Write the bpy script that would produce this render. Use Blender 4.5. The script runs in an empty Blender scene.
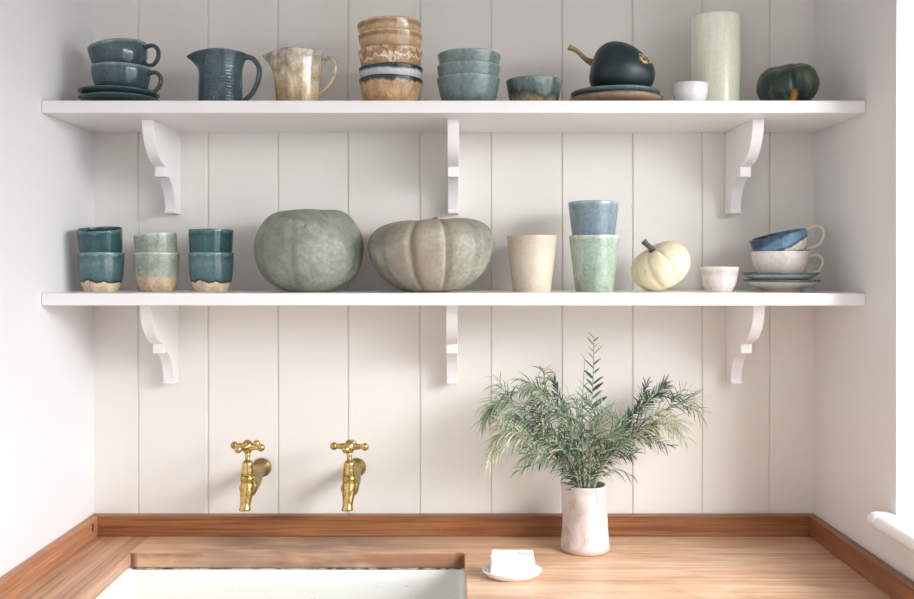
import bpy, bmesh, math, random
from mathutils import Vector, Matrix, noise
random.seed(7)
C = bpy.context.scene.collection
PI = math.pi

# ------------------------------------------------------------------ layout
F = 926.0                 # focal length in pixels of the 914 wide frame
CX, CY = 453.0, 269.0     # the picture's vanishing point
CAMY, EYE = -1.70, 1.384
WT = 0.8982                 # worktop height
XL, XR = -0.660, 0.662    # side walls
SH_U, SH_L = 1.654, 1.3453  # tops of the two shelves
SH_D = 0.2166

def at(px, py, y):
    d = y - CAMY
    return Vector(((px - CX) / F * d, y, EYE - (py - CY) / F * d))
def X(px, y): return (px - CX) / F * (y - CAMY)

# ------------------------------------------------------------------ colour and materials
def lin(c):
    c = c / 255.0
    return c / 12.92 if c <= 0.04045 else ((c + 0.055) / 1.055) ** 2.4
def rgb(r, g, b): return (lin(r), lin(g), lin(b), 1.0)

class NT:
    def __init__(s, name):
        s.m = bpy.data.materials.new(name); s.m.use_nodes = True
        s.t = s.m.node_tree; s.n = s.t.nodes; s.l = s.t.links
        s.b = s.n['Principled BSDF']
    def new(s, typ, **kw):
        n = s.n.new(typ)
        for k, v in kw.items(): setattr(n, k, v)
        return n
    def link(s, a, b): s.l.new(a, b)
    def coord(s, scale=(1, 1, 1), kind='Object'):
        tc = s.new('ShaderNodeTexCoord'); mp = s.new('ShaderNodeMapping')
        mp.inputs['Scale'].default_value = scale
        s.link(tc.outputs[kind], mp.inputs['Vector']); return mp.outputs['Vector']
    def noise(s, vec, scale, detail=4, rough=0.6, dist=0.0):
        n = s.new('ShaderNodeTexNoise')
        n.inputs['Scale'].default_value = scale; n.inputs['Detail'].default_value = detail
        n.inputs['Roughness'].default_value = rough; n.inputs['Distortion'].default_value = dist
        if vec is not None: s.link(vec, n.inputs['Vector'])
        return n.outputs['Fac']
    def ramp(s, fac, stops, interp='LINEAR'):
        r = s.new('ShaderNodeValToRGB'); e = r.color_ramp; e.interpolation = interp
        while len(e.elements) > 1: e.elements.remove(e.elements[-1])
        e.elements[0].position, e.elements[0].color = stops[0]
        for p, c in stops[1:]:
            k = e.elements.new(p); k.color = c
        s.link(fac, r.inputs['Fac']); return r.outputs['Color']
    def math(s, op, a, b=None, c=None):
        n = s.new('ShaderNodeMath', operation=op)
        for i, v in enumerate((a, b, c)):
            if v is None: continue
            if isinstance(v, (int, float)): n.inputs[i].default_value = v
            else: s.link(v, n.inputs[i])
        return n.outputs[0]
    def mix(s, fac, a, b, blend='MIX'):
        n = s.new('ShaderNodeMix', data_type='RGBA', blend_type=blend)
        for i, v in ((0, fac), (6, a), (7, b)):
            if isinstance(v, (int, float)): n.inputs[i].default_value = v
            elif isinstance(v, tuple): n.inputs[i].default_value = v
            else: s.link(v, n.inputs[i])
        return n.outputs[2]
    def bump(s, h, strength=0.2, dist=0.002):
        b = s.new('ShaderNodeBump'); b.inputs['Strength'].default_value = strength
        b.inputs['Distance'].default_value = dist
        s.link(h, b.inputs['Height']); s.link(b.outputs['Normal'], s.b.inputs['Normal'])
    def set(s, color=None, rough=None, metal=None, spec=None, coat=None):
        if color is not None:
            if isinstance(color, tuple): s.b.inputs['Base Color'].default_value = color
            else: s.link(color, s.b.inputs['Base Color'])
        if rough is not None: s.b.inputs['Roughness'].default_value = rough
        if metal is not None: s.b.inputs['Metallic'].default_value = metal
        if spec is not None: s.b.inputs['Specular IOR Level'].default_value = spec
        if coat is not None:
            s.b.inputs['Coat Weight'].default_value = coat; s.b.inputs['Coat Roughness'].default_value = 0.08
        return s.m

def paint(name, col, rough=0.55, bump=0.05):
    n = NT(name); v = n.coord()
    f = n.noise(v, 5.0, 4)
    c2 = tuple(x * 0.965 for x in col[:3]) + (1,)
    n.bump(n.noise(v, 160, 3), bump, 0.001)
    return n.set(n.mix(f, c2, col), rough)

def glaze(name, H, stops, drip=0.12, mottle=0.25, rough=0.2, speck=None, scale=22.0, stretch=0.35, bands=0.0, slope=0.0, keep=0.72):
    """glazed clay: the stops run up the pot's own height; the border between glazes wanders; flecks and mottling"""
    def soft(c):
        y = 0.25 * c[0] + 0.6 * c[1] + 0.15 * c[2]
        return tuple(y + (k - y) * keep for k in c[:3]) + (1,)
    stops = [(p, soft(c)) for p, c in stops]
    n = NT(name); v = n.coord(); sep = n.new('ShaderNodeSeparateXYZ'); n.link(v, sep.inputs[0])
    z = n.math('DIVIDE', sep.outputs['Z'], H)
    if slope: z = n.math('ADD', z, n.math('MULTIPLY', sep.outputs['X'], slope))
    vs = n.coord((1, 1, stretch))
    d = n.math('MULTIPLY', n.math('SUBTRACT', n.noise(vs, scale * 2.2, 3, 0.5), 0.5), drip * 2)
    col = n.ramp(n.math('ADD', z, d), stops)
    m = n.noise(vs, scale * 2.6, 5, 0.7, 0.6)
    m2 = n.noise(v, scale * 9, 4, 0.65)
    k = n.math('ADD', n.math('MULTIPLY', n.math('SUBTRACT', m, 0.5), 4.2 * mottle), n.math('MULTIPLY', n.math('SUBTRACT', m2, 0.5), 2.6 * mottle))
    col = n.mix(1.0, col, n.math('MAXIMUM', n.math('ADD', k, 1.0 + 0.25 * mottle), 0.25), 'MULTIPLY')
    if speck:
        sp = n.ramp(n.noise(v, 260, 2, 0.5), [(0.64, (0, 0, 0, 1)), (0.69, (1, 1, 1, 1))])
        col = n.mix(n.math('MULTIPLY', sp, speck[0]), col, speck[1])
    h = n.noise(v, 60, 2)
    if bands:
        w = n.new('ShaderNodeTexWave', wave_type='BANDS', bands_direction='Z')
        w.inputs['Scale'].default_value = 60; w.inputs['Distortion'].default_value = 1.0
        n.link(v, w.inputs['Vector']); h = n.math('ADD', n.math('MULTIPLY', w.outputs['Fac'], bands), h)
    n.bump(h, 0.25, 0.0012)
    return n.set(col, rough * 0.8)

def wood(name, c_dark, c_mid, c_light, axis='X', rough=0.42, wear=None, boards=0.0):
    n = NT(name)
    sc = ((2.2, 11, 11) if boards else (1.2, 14, 14)) if axis == 'X' else (14, 1.2, 14)
    v = n.coord(sc)
    a = n.noise(v, 1.6, 6, 0.62, 1.2)
    sc2 = (3, 130, 130) if axis == 'X' else (130, 3, 130)
    fine = n.noise(n.coord(sc2), 1.0, 3, 0.6)
    f = n.math('ADD', n.math('MULTIPLY', a, 0.6), n.math('MULTIPLY', fine, 0.4))
    col = n.ramp(f, [(0.33, c_dark), (0.48, c_mid), (0.63, c_light)])
    gl_ = n.ramp(n.noise(n.coord((4, 260, 260) if axis == 'X' else (260, 4, 260)), 1.0, 2, 0.5, 0.6), [(0.52, (0, 0, 0, 1)), (0.60, (1, 1, 1, 1))])
    col = n.mix(n.math('MULTIPLY', gl_, 0.18 if boards else 0.5), col, tuple(x * 0.85 for x in c_dark[:3]) + (1,))
    broad = n.noise(n.coord((1, 2.2, 1) if axis == 'X' else (2.2, 1, 1)), 3.0, 3)
    col = n.mix(n.math('MULTIPLY', broad, 0.35), col, c_dark)
    if boards:
        sep = n.new('ShaderNodeSeparateXYZ'); n.link(n.coord(), sep.inputs[0])
        t = n.math('DIVIDE', sep.outputs['Y'], boards)
        fr = n.math('ABSOLUTE', n.math('SUBTRACT', n.math('FRACT', t), 0.5))
        line = n.ramp(fr, [(0.488, (0, 0, 0, 1)), (0.497, (1, 1, 1, 1))])
        col = n.mix(n.math('MULTIPLY', line, 0.45), col, tuple(x * 0.45 for x in c_dark[:3]) + (1,))
        wn = n.new('ShaderNodeTexWhiteNoise', noise_dimensions='1D')
        n.link(n.math('FLOOR', t), wn.inputs['W'])
        col = n.mix(n.math('MULTIPLY', wn.outputs['Value'], 0.22), col, c_mid)
    if wear:   # greyed, water worn wood behind the basin and along its edge
        sep = n.new('ShaderNodeSeparateXYZ'); n.link(n.coord(), sep.inputs[0])
        mx = n.ramp(n.math('ADD', sep.outputs['X'], 0.6), [(0.10, (0, 0, 0, 1)), (0.22, (1, 1, 1, 1)), (0.42, (1, 1, 1, 1)), (0.70, (0, 0, 0, 1))])
        blot = n.ramp(n.noise(n.coord((1.0, 3, 1)), 7, 4, 0.6), [(0.30, (0, 0, 0, 1)), (0.52, (1, 1, 1, 1))])
        my = n.ramp(n.math('ADD', sep.outputs['Y'], 0.2), [(0.05, (0, 0, 0, 1)), (0.09, (1, 1, 1, 1))])
        k = n.math('MULTIPLY', n.math('MULTIPLY', mx, blot), n.math('MULTIPLY', my, 0.8))
        col = n.mix(k, col, wear)
        # dark water stains where the cut-out's back corners stay wet, and reddened end patches on its edge
        nz = n.math('MULTIPLY', n.noise(n.coord(), 90, 4), 0.010)
        for cx in (-0.548, 0.012):
            d2 = n.math('POWER', n.math('SUBTRACT', sep.outputs['X'], cx), 2.0)
            e2 = n.math('POWER', n.math('ADD', sep.outputs['Y'], 0.121), 2.0)
            dd = n.math('ADD', n.math('SQRT', n.math('ADD', d2, e2)), nz)
            col = n.mix(n.math('MULTIPLY', n.ramp(dd, [(0.007, (1, 1, 1, 1)), (0.016, (0, 0, 0, 1))]), 0.85), col, rgb(62, 42, 32))
        edge = n.math('LESS_THAN', n.math('ABSOLUTE', n.math('ADD', sep.outputs['Y'], 0.1205)), 0.0022)
        pn = n.ramp(n.noise(n.coord((1, 1, 3)), 6, 3), [(0.42, (0, 0, 0, 1)), (0.55, (1, 1, 1, 1))])
        col = n.mix(n.math('MULTIPLY', n.math('MULTIPLY', edge, pn), 0.7), col, rgb(138, 84, 52))
    n.bump(f, 0.15, 0.0012)
    return n.set(col, rough)

M = {}
M['boards'] = paint('boards_paint', rgb(236, 232, 226), 0.5)
M['plaster'] = paint('plaster_paint', rgb(232, 231, 232), 0.75)
M['plaster_right'] = paint('plaster_paint_right', rgb(232, 230, 228), 0.75)
M['shelf'] = paint('shelf_paint', rgb(240, 237, 236), 0.38)
M['gloss'] = paint('sill_gloss', rgb(243, 243, 245), 0.28, 0.01)
M['floor'] = wood('floor_wood', rgb(110, 80, 60), rgb(140, 105, 80), rgb(165, 130, 100))
M['top'] = wood('worktop_wood', rgb(172, 126, 92), rgb(214, 174, 140), rgb(236, 208, 180), 'X', 0.36, rgb(132, 114, 98), 0.13)
M['top_side'] = wood('worktop_side_wood', rgb(150, 104, 76), rgb(198, 152, 120), rgb(222, 184, 152), 'Y', 0.45)
M['upstand'] = wood('upstand_wood', rgb(96, 56, 32), rgb(148, 94, 56), rgb(180, 126, 82), 'X', 0.4)
M['upstand_side'] = wood('upstand_side_wood', rgb(100, 58, 36), rgb(150, 94, 60), rgb(178, 122, 84), 'Y', 0.4)
M['upstand_left'] = wood('upstand_left_wood', rgb(132, 82, 54), rgb(184, 128, 92), rgb(212, 160, 122), 'Y', 0.45)

n = NT('sink_ceramic'); v = n.coord()
dots = n.ramp(n.noise(v, 120, 2), [(0.70, (0, 0, 0, 1)), (0.74, (1, 1, 1, 1))])
M['sink'] = n.set(n.mix(n.math('MULTIPLY', dots, 0.25), rgb(232, 233, 228), rgb(120, 125, 112)), 0.16)
n = NT('brass'); v = n.coord()
M['brass'] = n.set(n.ramp(n.noise(v, 70, 4), [(0.3, rgb(168, 128, 70)), (0.55, rgb(212, 184, 120)), (0.75, rgb(240, 220, 164))]), 0.17, 1.0)
n = NT('olive_brass'); v = n.coord()
M['brass_olive'] = n.set(n.ramp(n.noise(v, 60, 4), [(0.3, rgb(120, 98, 56)), (0.7, rgb(176, 154, 98))]), 0.36, 0.9)  # dull olive brass; the pipe's dark reflections are put into its colour

# ------------------------------------------------------------------ mesh helpers
def obj(name, bm, mat, parent=None, smooth=True, bevel=0.0, angle=0.7):
    bmesh.ops.recalc_face_normals(bm, faces=bm.faces[:])
    me = bpy.data.meshes.new(name); bm.to_mesh(me); bm.free()
    for m in (mat if isinstance(mat, (list, tuple)) else [mat]): me.materials.append(m)
    if smooth:
        for p in me.polygons: p.use_smooth = True
    o = bpy.data.objects.new(name, me); C.objects.link(o)
    if parent is not None: o.parent = parent
    if bevel:
        b = o.modifiers.new('bevel', 'BEVEL'); b.width = bevel; b.segments = 3; b.limit_method = 'ANGLE'; b.angle_limit = angle
        b.harden_normals = False
        for p in me.polygons: p.use_smooth = True
        w = o.modifiers.new('wn', 'WEIGHTED_NORMAL'); w.keep_sharp = True
    return o
def tag(o, label, cat, group=None, kind=None):
    o['label'] = label; o['category'] = cat
    if group: o['group'] = group
    if kind: o['kind'] = kind
    return o
def thing(name, label, cat, loc, group=None, rot=(0, 0, 0)):
    o = bpy.data.objects.new(name, None); C.objects.link(o)
    o.empty_display_size = 0.05
    o.location = loc; o.rotation_euler = rot
    return tag(o, label, cat, group)
def struct(o):
    o['kind'] = 'structure'; return o
def box(bm, x0, x1, y0, y1, z0, z1, mi=0):
    vs = [bm.verts.new(p) for p in ((x0, y0, z0), (x1, y0, z0), (x1, y1, z0), (x0, y1, z0), (x0, y0, z1), (x1, y0, z1), (x1, y1, z1), (x0, y1, z1))]
    for f in ((0, 1, 2, 3), (4, 5, 6, 7), (0, 1, 5, 4), (1, 2, 6, 5), (2, 3, 7, 6), (3, 0, 4, 7)):
        bm.faces.new([vs[i] for i in f]).material_index = mi
def prism(bm, pts, lo, hi, axis):
    """closed outline swept along an axis; pts are the two other coordinates"""
    def mk(p, t):
        return {'x': (t, p[0], p[1]), 'y': (p[0], t, p[1]), 'z': (p[0], p[1], t)}[axis]
    a = [bm.verts.new(mk(p, lo)) for p in pts]; b = [bm.verts.new(mk(p, hi)) for p in pts]
    k = len(pts)
    for i in range(k): bm.faces.new((a[i], a[(i + 1) % k], b[(i + 1) % k], b[i]))
    bm.faces.new(a); bm.faces.new(b)
def spline(pts, per=6):
    """Catmull-Rom through points of any dimension"""
    P = [Vector(p) for p in pts]; out = []
    for i in range(len(P) - 1):
        p0, p1, p2 = P[max(i - 1, 0)], P[i], P[i + 1]
        p3 = P[min(i + 2, len(P) - 1)]
        for k in range(per):
            t = k / per
            out.append(0.5 * ((2 * p1) + (p2 - p0) * t + (2 * p0 - 5 * p1 + 4 * p2 - p3) * t * t + (3 * p1 - p0 - 3 * p2 + p3) * t ** 3))
    out.append(P[-1]); return out
def revolve(bm, prof, seg=56, fn=None):
    """prof: (r, z) from pole to pole; r=0 ends become single points"""
    rings = []
    for r, z in prof:
        if r < 1e-6:
            p = Vector((0, 0, z))
            rings.append([bm.verts.new(fn(p, 0) if fn else p)])
        else:
            row = []
            for k in range(seg):
                a = 2 * PI * k / seg; p = Vector((r * math.cos(a), r * math.sin(a), z))
                row.append(bm.verts.new(fn(p, a) if fn else p))
            rings.append(row)
    for A, B in zip(rings, rings[1:]):
        for k in range(seg):
            k2 = (k + 1) % seg
            if len(A) == 1 and len(B) == 1: continue
            if len(A) == 1: bm.faces.new((A[0], B[k2], B[k]))
            elif len(B) == 1: bm.faces.new((A[k], A[k2], B[0]))
            else: bm.faces.new((A[k], A[k2], B[k2], B[k]))
def pot(outer, t=0.003, floor=0.006, wob=0.006, seed=0, fn=None, seg=56, foot=0.0):
    """a hollow pot from its outer outline [(z, r)...]: foot, wall, rounded lip, inside"""
    o = [(p.y, p.x) for p in spline([(z, r, 0) for z, r in outer], 6)]
    prof = [(0, foot), (o[0][0] * 0.82, foot), (o[0][0] * 0.86, 0.0)] if foot else [(0, 0)]
    prof += o
    R, H = o[-1]
    for k in range(1, 5):
        a = PI * k / 5
        prof.append((R - t / 2 + math.cos(a) * t / 2, H + math.sin(a) * t / 2))
    inner = [(max(r - t, 0.002), z) for r, z in o if z > floor + 0.004][::-1]
    prof += inner
    r_, z_ = inner[-1]
    prof += [(r_ * 0.85, floor + 0.001), (r_ * 0.5, floor), (0, floor)]
    def f(p, a):
        if wob:
            s = 1 + wob * noise.noise(Vector((math.cos(a) * 1.2 + seed * 3.1, math.sin(a) * 1.2, p.z * 14)))
            p = Vector((p.x * s, p.y * s, p.z + wob * 0.12 * max(p.z, 0) / max(H, .01) * noise.noise(Vector((math.cos(a) + seed, math.sin(a), 4.2)))))
        return fn(p, a) if fn else p
    bm = bmesh.new(); revolve(bm, prof, seg, f); return bm
def tube(bm, pts, rad, per=6, seg=12, flat=1.0, side=Vector((0, 1, 0)), cap=True):
    """a bar along a spline; rad is a number or one per point; flat widens it along side"""
    n = len(pts)
    rr = rad if isinstance(rad, (list, tuple)) else [rad] * n
    P = spline(pts, per); Rr = [p.x for p in spline([(r, 0, 0) for r in rr], per)]
    rows = []
    prev = None
    for i, p in enumerate(P):
        t = (P[min(i + 1, len(P) - 1)] - P[max(i - 1, 0)]).normalized()
        s = side if prev is None else prev
        s = (s - t * s.dot(t))
        if s.length < 1e-5: s = t.orthogonal()
        s.normalize(); prev = s; u = t.cross(s)
        rows.append([bm.verts.new(p + s * (math.cos(2 * PI * k / seg) * Rr[i] * flat) + u * (math.sin(2 * PI * k / seg) * Rr[i])) for k in range(seg)])
    for A, B in zip(rows, rows[1:]):
        for k in range(seg): bm.faces.new((A[k], A[(k + 1) % seg], B[(k + 1) % seg], B[k]))
    if cap:
        bm.faces.new(rows[0]); bm.faces.new(rows[-1])
def ball(bm, c, r, sz=1.0):
    bmesh.ops.create_uvsphere(bm, u_segments=20, v_segments=12, radius=r, matrix=Matrix.Translation(c) @ Matrix.Diagonal((1, 1, sz, 1)))
def rest(o, z):
    """lower or lift a tilted thing until its lowest point stands on height z"""
    bpy.context.view_layer.update()
    low = min((c.matrix_world @ v.co).z for c in [o] + list(o.children_recursive) if c.type == 'MESH' for v in c.data.vertices)
    o.location.z += z - low
def dup(root, loc, rot=(0, 0, 0), label=None):
    """a copy of a thing with a copy of each of its parts"""
    c = root.copy(); C.objects.link(c); c.location = loc; c.rotation_euler = rot
    if label: c['label'] = label
    for ch in list(root.children):
        k = ch.copy(); C.objects.link(k); k.parent = c
    return c
D = math.radians

# ------------------------------------------------------------------ the room
YF = -3.0       # how far the side walls run towards and past the camera
ZC = 2.45
# boarded back wall: one sheet with a groove between boards
grooves = [X(p, 0) for p in (138.3, 208, 278, 348, 420, 491, 562, 632.5, 702, 769.5)]
pts = [(XL, 0.0)]
for g in grooves:
    pts += [(g - 0.0022, 0.0), (g - 0.0012, 0.0012), (g - 0.0007, 0.0032), (g + 0.0007, 0.0032), (g + 0.0012, 0.0012), (g + 0.0022, 0.0)]
pts += [(XR, 0.0), (XR, 0.05), (XL, 0.05)]
bm = bmesh.new(); prism(bm, pts, 0.0, ZC, 'z')
struct(obj('wall_back', bm, M['boards'], smooth=False))
bm = bmesh.new(); box(bm, XL - 0.12, XL, YF, 0.05, 0, ZC)
struct(obj('wall_left', bm, M['plaster'], smooth=False))
# right wall, 0.3 m thick, with the window opening
WY0, WY1, WZ0, WZ1 = -2.15, -0.318, 0.997, 1.86
TH = 0.30
bm = bmesh.new()
box(bm, XR, XR + TH, WY1, 0.05, 0, ZC)
box(bm, XR, XR + TH, YF, WY0, 0, ZC)
box(bm, XR, XR + TH, WY0, WY1, 0, WZ0)
box(bm, XR, XR + TH, WY0, WY1, WZ1, ZC)
struct(obj('wall_right', bm, M['plaster_right'], smooth=False))
bm = bmesh.new(); box(bm, XL - 0.12, XR + TH, YF, 0.05, ZC, ZC + 0.1)
struct(obj('ceiling', bm, M['plaster'], smooth=False))
bm = bmesh.new(); box(bm, XL - 0.12, XR + TH, YF - 1.0, 0.05, -0.06, 0)
struct(obj('floor', bm, M['floor'], smooth=False))
# window: frame with a glazing bar, panes, sill board with a round nose
w = bpy.data.objects.new('window_1', None); C.objects.link(w); w['kind'] = 'structure'
FX = XR + 0.20
bm = bmesh.new()
sz = 1.0175
box(bm, FX, FX + 0.06, WY0, WY0 + 0.045, sz, WZ1); box(bm, FX, FX + 0.06, WY1 - 0.045, WY1, sz, WZ1)
box(bm, FX, FX + 0.06, WY0 + 0.045, WY1 - 0.045, WZ1 - 0.045, WZ1); box(bm, FX, FX + 0.06, WY0 + 0.045, WY1 - 0.045, sz, sz + 0.05)
ym = (WY0 + WY1) / 2
box(bm, FX + 0.005, FX + 0.055, ym - 0.022, ym + 0.022, sz + 0.05, WZ1 - 0.045)
obj('window_frame', bm, M['gloss'], w, smooth=False)
n = NT('window_glass')
tr = n.new('ShaderNodeBsdfTransparent'); gl = n.new('ShaderNodeBsdfGlossy'); gl.inputs['Roughness'].default_value = 0.02
mx = n.new('ShaderNodeMixShader'); mx.inputs[0].default_value = 0.06
n.link(tr.outputs[0], mx.inputs[1]); n.link(gl.outputs[0], mx.inputs[2])
n.link(mx.outputs[0], n.n['Material Output'].inputs['Surface'])
for a, b in ((WY0 + 0.045, ym - 0.022), (ym + 0.022, WY1 - 0.045)):
    bm = bmesh.new(); box(bm, FX + 0.026, FX + 0.032, a, b, sz + 0.05, WZ1 - 0.045)
    obj('glass_pane', bm, n.m, w, smooth=False)
nose = [(FX, sz), (FX, sz - 0.024)]
x0 = XR - 0.036
for k in range(9):
    a = -PI / 2 - PI * k / 8
    nose.append((x0 + 0.012 + 0.012 * math.cos(a), sz - 0.012 + 0.012 * math.sin(a)))
bm = bmesh.new()
prism(bm, [(x, z) for x, z in nose], WY0 - 0.02, WY1 - 0.0005, 'y')
# the nose in front of the wall face runs on a little past the opening
horn = [(XR - 0.0005, sz), (XR - 0.0005, sz - 0.024)] + nose[2:]
prism(bm, horn, WY1 - 0.0005, WY1 + 0.022, 'y')
obj('window_sill', bm, M['gloss'], w, smooth=True, bevel=0.004, angle=0.9)

# ------------------------------------------------------------------ worktop, upstands, sink
HX0, HX1, HY0, HY1 = X(129.8, -0.12), X(464.4, -0.12), -0.52, -0.12
bm = bmesh.new()
z0, z1 = WT - 0.024, WT
xs = [XL + 0.0005, HX0, HX1, XR - 0.0005]; ys = [-0.63, HY0, HY1, -0.0005]
grid = {}
for zi, z in enumerate((z0, z1)):
    for i, x in enumerate(xs):
        for j, y in enumerate(ys): grid[i, j, zi] = bm.verts.new((x, y, z))
for i in range(3):
    for j in range(3):
        if i == 1 and j == 1: continue
        for zi in (0, 1):
            f = bm.faces.new([grid[i, j, zi], grid[i + 1, j, zi], grid[i + 1, j + 1, zi], grid[i, j + 1, zi]])
            f.material_index = 1 if i == 0 else 0
def side(a, b, mi): bm.faces.new([grid[a + (0,)], grid[b + (0,)], grid[b + (1,)], grid[a + (1,)]]).material_index = mi
for i in range(3): side((i, 0), (i + 1, 0), 0); side((i, 3), (i + 1, 3), 0)
for j in range(3): side((0, j), (0, j + 1), 1); side((3, j), (3, j + 1), 0)
side((1, 1), (2, 1), 0); side((1, 2), (2, 2), 0); side((1, 1), (1, 2), 1); side((2, 1), (2, 2), 0)
tag(obj('worktop', bm, [M['top'], M['top_side']], smooth=False, bevel=0.0025),
    'oiled pale wooden worktop with a cut-out over the white sink', 'worktop')
UH, UT = 0.0376, 0.0195
bm = bmesh.new(); box(bm, XL + 0.0005, XR - 0.0005, -UT, -0.0005, WT + 0.0002, WT + UH)
tag(obj('wooden_upstand', bm, M['upstand'], smooth=False, bevel=0.0015), 'long reddish wooden upstand along the boarded wall under the taps', 'upstand', 'wooden upstands round the worktop')
bm = bmesh.new(); box(bm, XL + 0.0005, XL + UT - 0.004, -0.63, -UT - 0.0005, WT + 0.0002, WT + UH)
up = obj('wooden_upstand', bm, M['upstand_left'], smooth=False, bevel=0.0015)
tag(up, 'paler wooden upstand against the plain wall beside the sink, with a dark knot', 'upstand', 'wooden upstands round the worktop')
n = NT('wood_knot'); M['knot'] = n.set(rgb(58, 34, 22), 0.6)
bm = bmesh.new(); box(bm, XL + UT - 0.0045, XL + UT - 0.0030, -0.046, -0.041, WT + 0.016, WT + 0.030)
obj('knot', bm, M['knot'], up, smooth=False, bevel=0.0006)
bm = bmesh.new(); box(bm, XR - UT + 0.004, XR - 0.0005, -0.63, -UT - 0.0005, WT + 0.0002, WT + UH)
tag(obj('wooden_upstand', bm, M['upstand_side'], smooth=False, bevel=0.0015), 'reddish wooden upstand running below the window sill', 'upstand', 'wooden upstands round the worktop')
# belfast sink: outer box, hollow with rounded inner corners
def rrect(x0, x1, y0, y1, r, k=6):
    out = []
    for cx, cy, a0 in ((x1 - r, y1 - r, 0), (x0 + r, y1 - r, PI / 2), (x0 + r, y0 + r, PI), (x1 - r, y0 + r, 1.5 * PI)):
        for i in range(k + 1):
            a = a0 + PI / 2 * i / k; out.append((cx + r * math.cos(a), cy + r * math.sin(a)))
    return out
sx0, sx1, sy0, sy1 = HX0 - 0.028, HX1 + 0.024, HY0 - 0.03, HY1 + 0.022
zt = z0 - 0.0005
loops = [(0.012, 0.012, zt - 0.245, 0.0), (0.004, 0.020, zt - 0.235, 0.0), (0, 0.016, zt - 0.02, 0), (0, 0.016, zt - 0.004, 0), (0.004, 0.016, zt, 0),
         (0.018, 0.02, zt, 0), (0.022, 0.02, zt - 0.004, 0), (0.023, 0.022, zt - 0.03, 0), (0.026, 0.03, zt - 0.19, 0), (0.036, 0.03, zt - 0.212, 0), (0.06, 0.03, zt - 0.219, 0)]
bm = bmesh.new(); prev = None; first = None
for ins, r, z, _ in loops:
    row = [bm.verts.new((x, y, z)) for x, y in rrect(sx0 + ins, sx1 - ins, sy0 + ins, sy1 - ins, r)]
    if prev:
        for k in range(len(row)): bm.faces.new((prev[k], prev[(k + 1) % len(row)], row[(k + 1) % len(row)], row[k]))
    else: first = row
    prev = row
bm.faces.new(first); bm.faces.new(prev)
sk = thing('sink', 'white ceramic sink set under the wooden worktop', 'sink', (0, 0, 0))
obj('basin', bm, M['sink'], sk)
bm = bmesh.new(); revolve(bm, [(0, zt - 0.2185), (0.030, zt - 0.2185), (0.033, zt - 0.2165), (0.030, zt - 0.2145), (0.018, zt - 0.216), (0, zt - 0.2165)], 32,
                          lambda p, a: p + Vector(((sx0 + sx1) / 2, (sy0 + sy1) / 2, 0)))
obj('drain', bm, M['brass_olive'], sk)
bm = bmesh.new(); box(bm, sx0 + 0.03, sx1 - 0.03, sy0 + 0.03, sy1 - 0.03, 0, zt - 0.246)
pier = bm
n = NT('dark_sealant'); sv = n.noise(n.coord((40, 40, 40)), 2.0, 4)
M['seal'] = n.set(n.ramp(sv, [(0.40, rgb(62, 56, 46)), (0.56, rgb(170, 164, 150))]), 0.7)
bm = bmesh.new(); tube(bm, [(HX0 + 0.004, HY1 + 0.0012, z0 - 0.0020), (HX0 + 0.2, HY1 + 0.0008, z0 - 0.0016), (HX0 + 0.4, HY1 + 0.0012, z0 - 0.0020), (HX1 - 0.004, HY1 + 0.0012, z0 - 0.0018)], [0.0016, 0.0012, 0.0017, 0.0013], 10, 8)
obj('seal', bm, M['seal'], sk)
bm = pier
struct(obj('wall_under_sink', bm, M['plaster'], smooth=False))

# ------------------------------------------------------------------ the two shelves with their scrolled brackets
def bracket_bm(zu):
    """outline in depth (y<0 away from the wall) and height; zu is the underside of the board"""
    up_ = [(-0.158, 0.0), (-0.158, -0.006), (-0.1545, -0.022), (-0.144, -0.042), (-0.128, -0.058), (-0.108, -0.068), (-0.092, -0.0715)]
    curve = [(p.x, p.y) for p in spline([(a, b, 0) for a, b in up_[1:]], 4)]
    block = [(-0.090, -0.0725), (-0.090, -0.0895), (-0.073, -0.0895)]
    low = [(-0.070, -0.0900), (-0.055, -0.099), (-0.043, -0.112), (-0.036, -0.127), (-0.032, -0.143)]
    lc = [(p.x, p.y) for p in spline([(a, b, 0) for a, b in low], 4)]
    pts = [(-0.0006, 0.0), up_[0]] + curve + block + lc + [(-0.036, -0.146), (-0.036, -0.150), (-0.0006, -0.150)]
    bm = bmesh.new()
    prism(bm, [(y, zu - 0.0002 + z) for y, z in pts], -0.0098, 0.0098, 'x')
    return bm
for top, label in ((SH_U, 'upper white painted wall shelf carrying bowls, jugs and the tall pale green cylinder'),
                   (SH_L, 'lower white painted wall shelf carrying the two large grey pumpkins')):
    s = thing('wall_shelf', label, 'shelf', (0, 0, top - 0.020), 'white painted shelves on the boarded wall')
    bm = bmesh.new(); box(bm, XL + 0.0005, XR - 0.0005, -SH_D, -0.0005, 0, 0.020)
    obj('board', bm, M['shelf'], s, smooth=False, bevel=0.0016)
    for px in ((147.4, 453.2, 758.6) if top == SH_U else (145.4, 451.8, 759.4)):
        o = obj('bracket', bracket_bm(0.0), M['shelf'], s, smooth=False, bevel=0.0012, angle=0.5)
        o.location.x = X(px, -0.158)
        if top == SH_L: o.scale.z = 0.985

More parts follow.
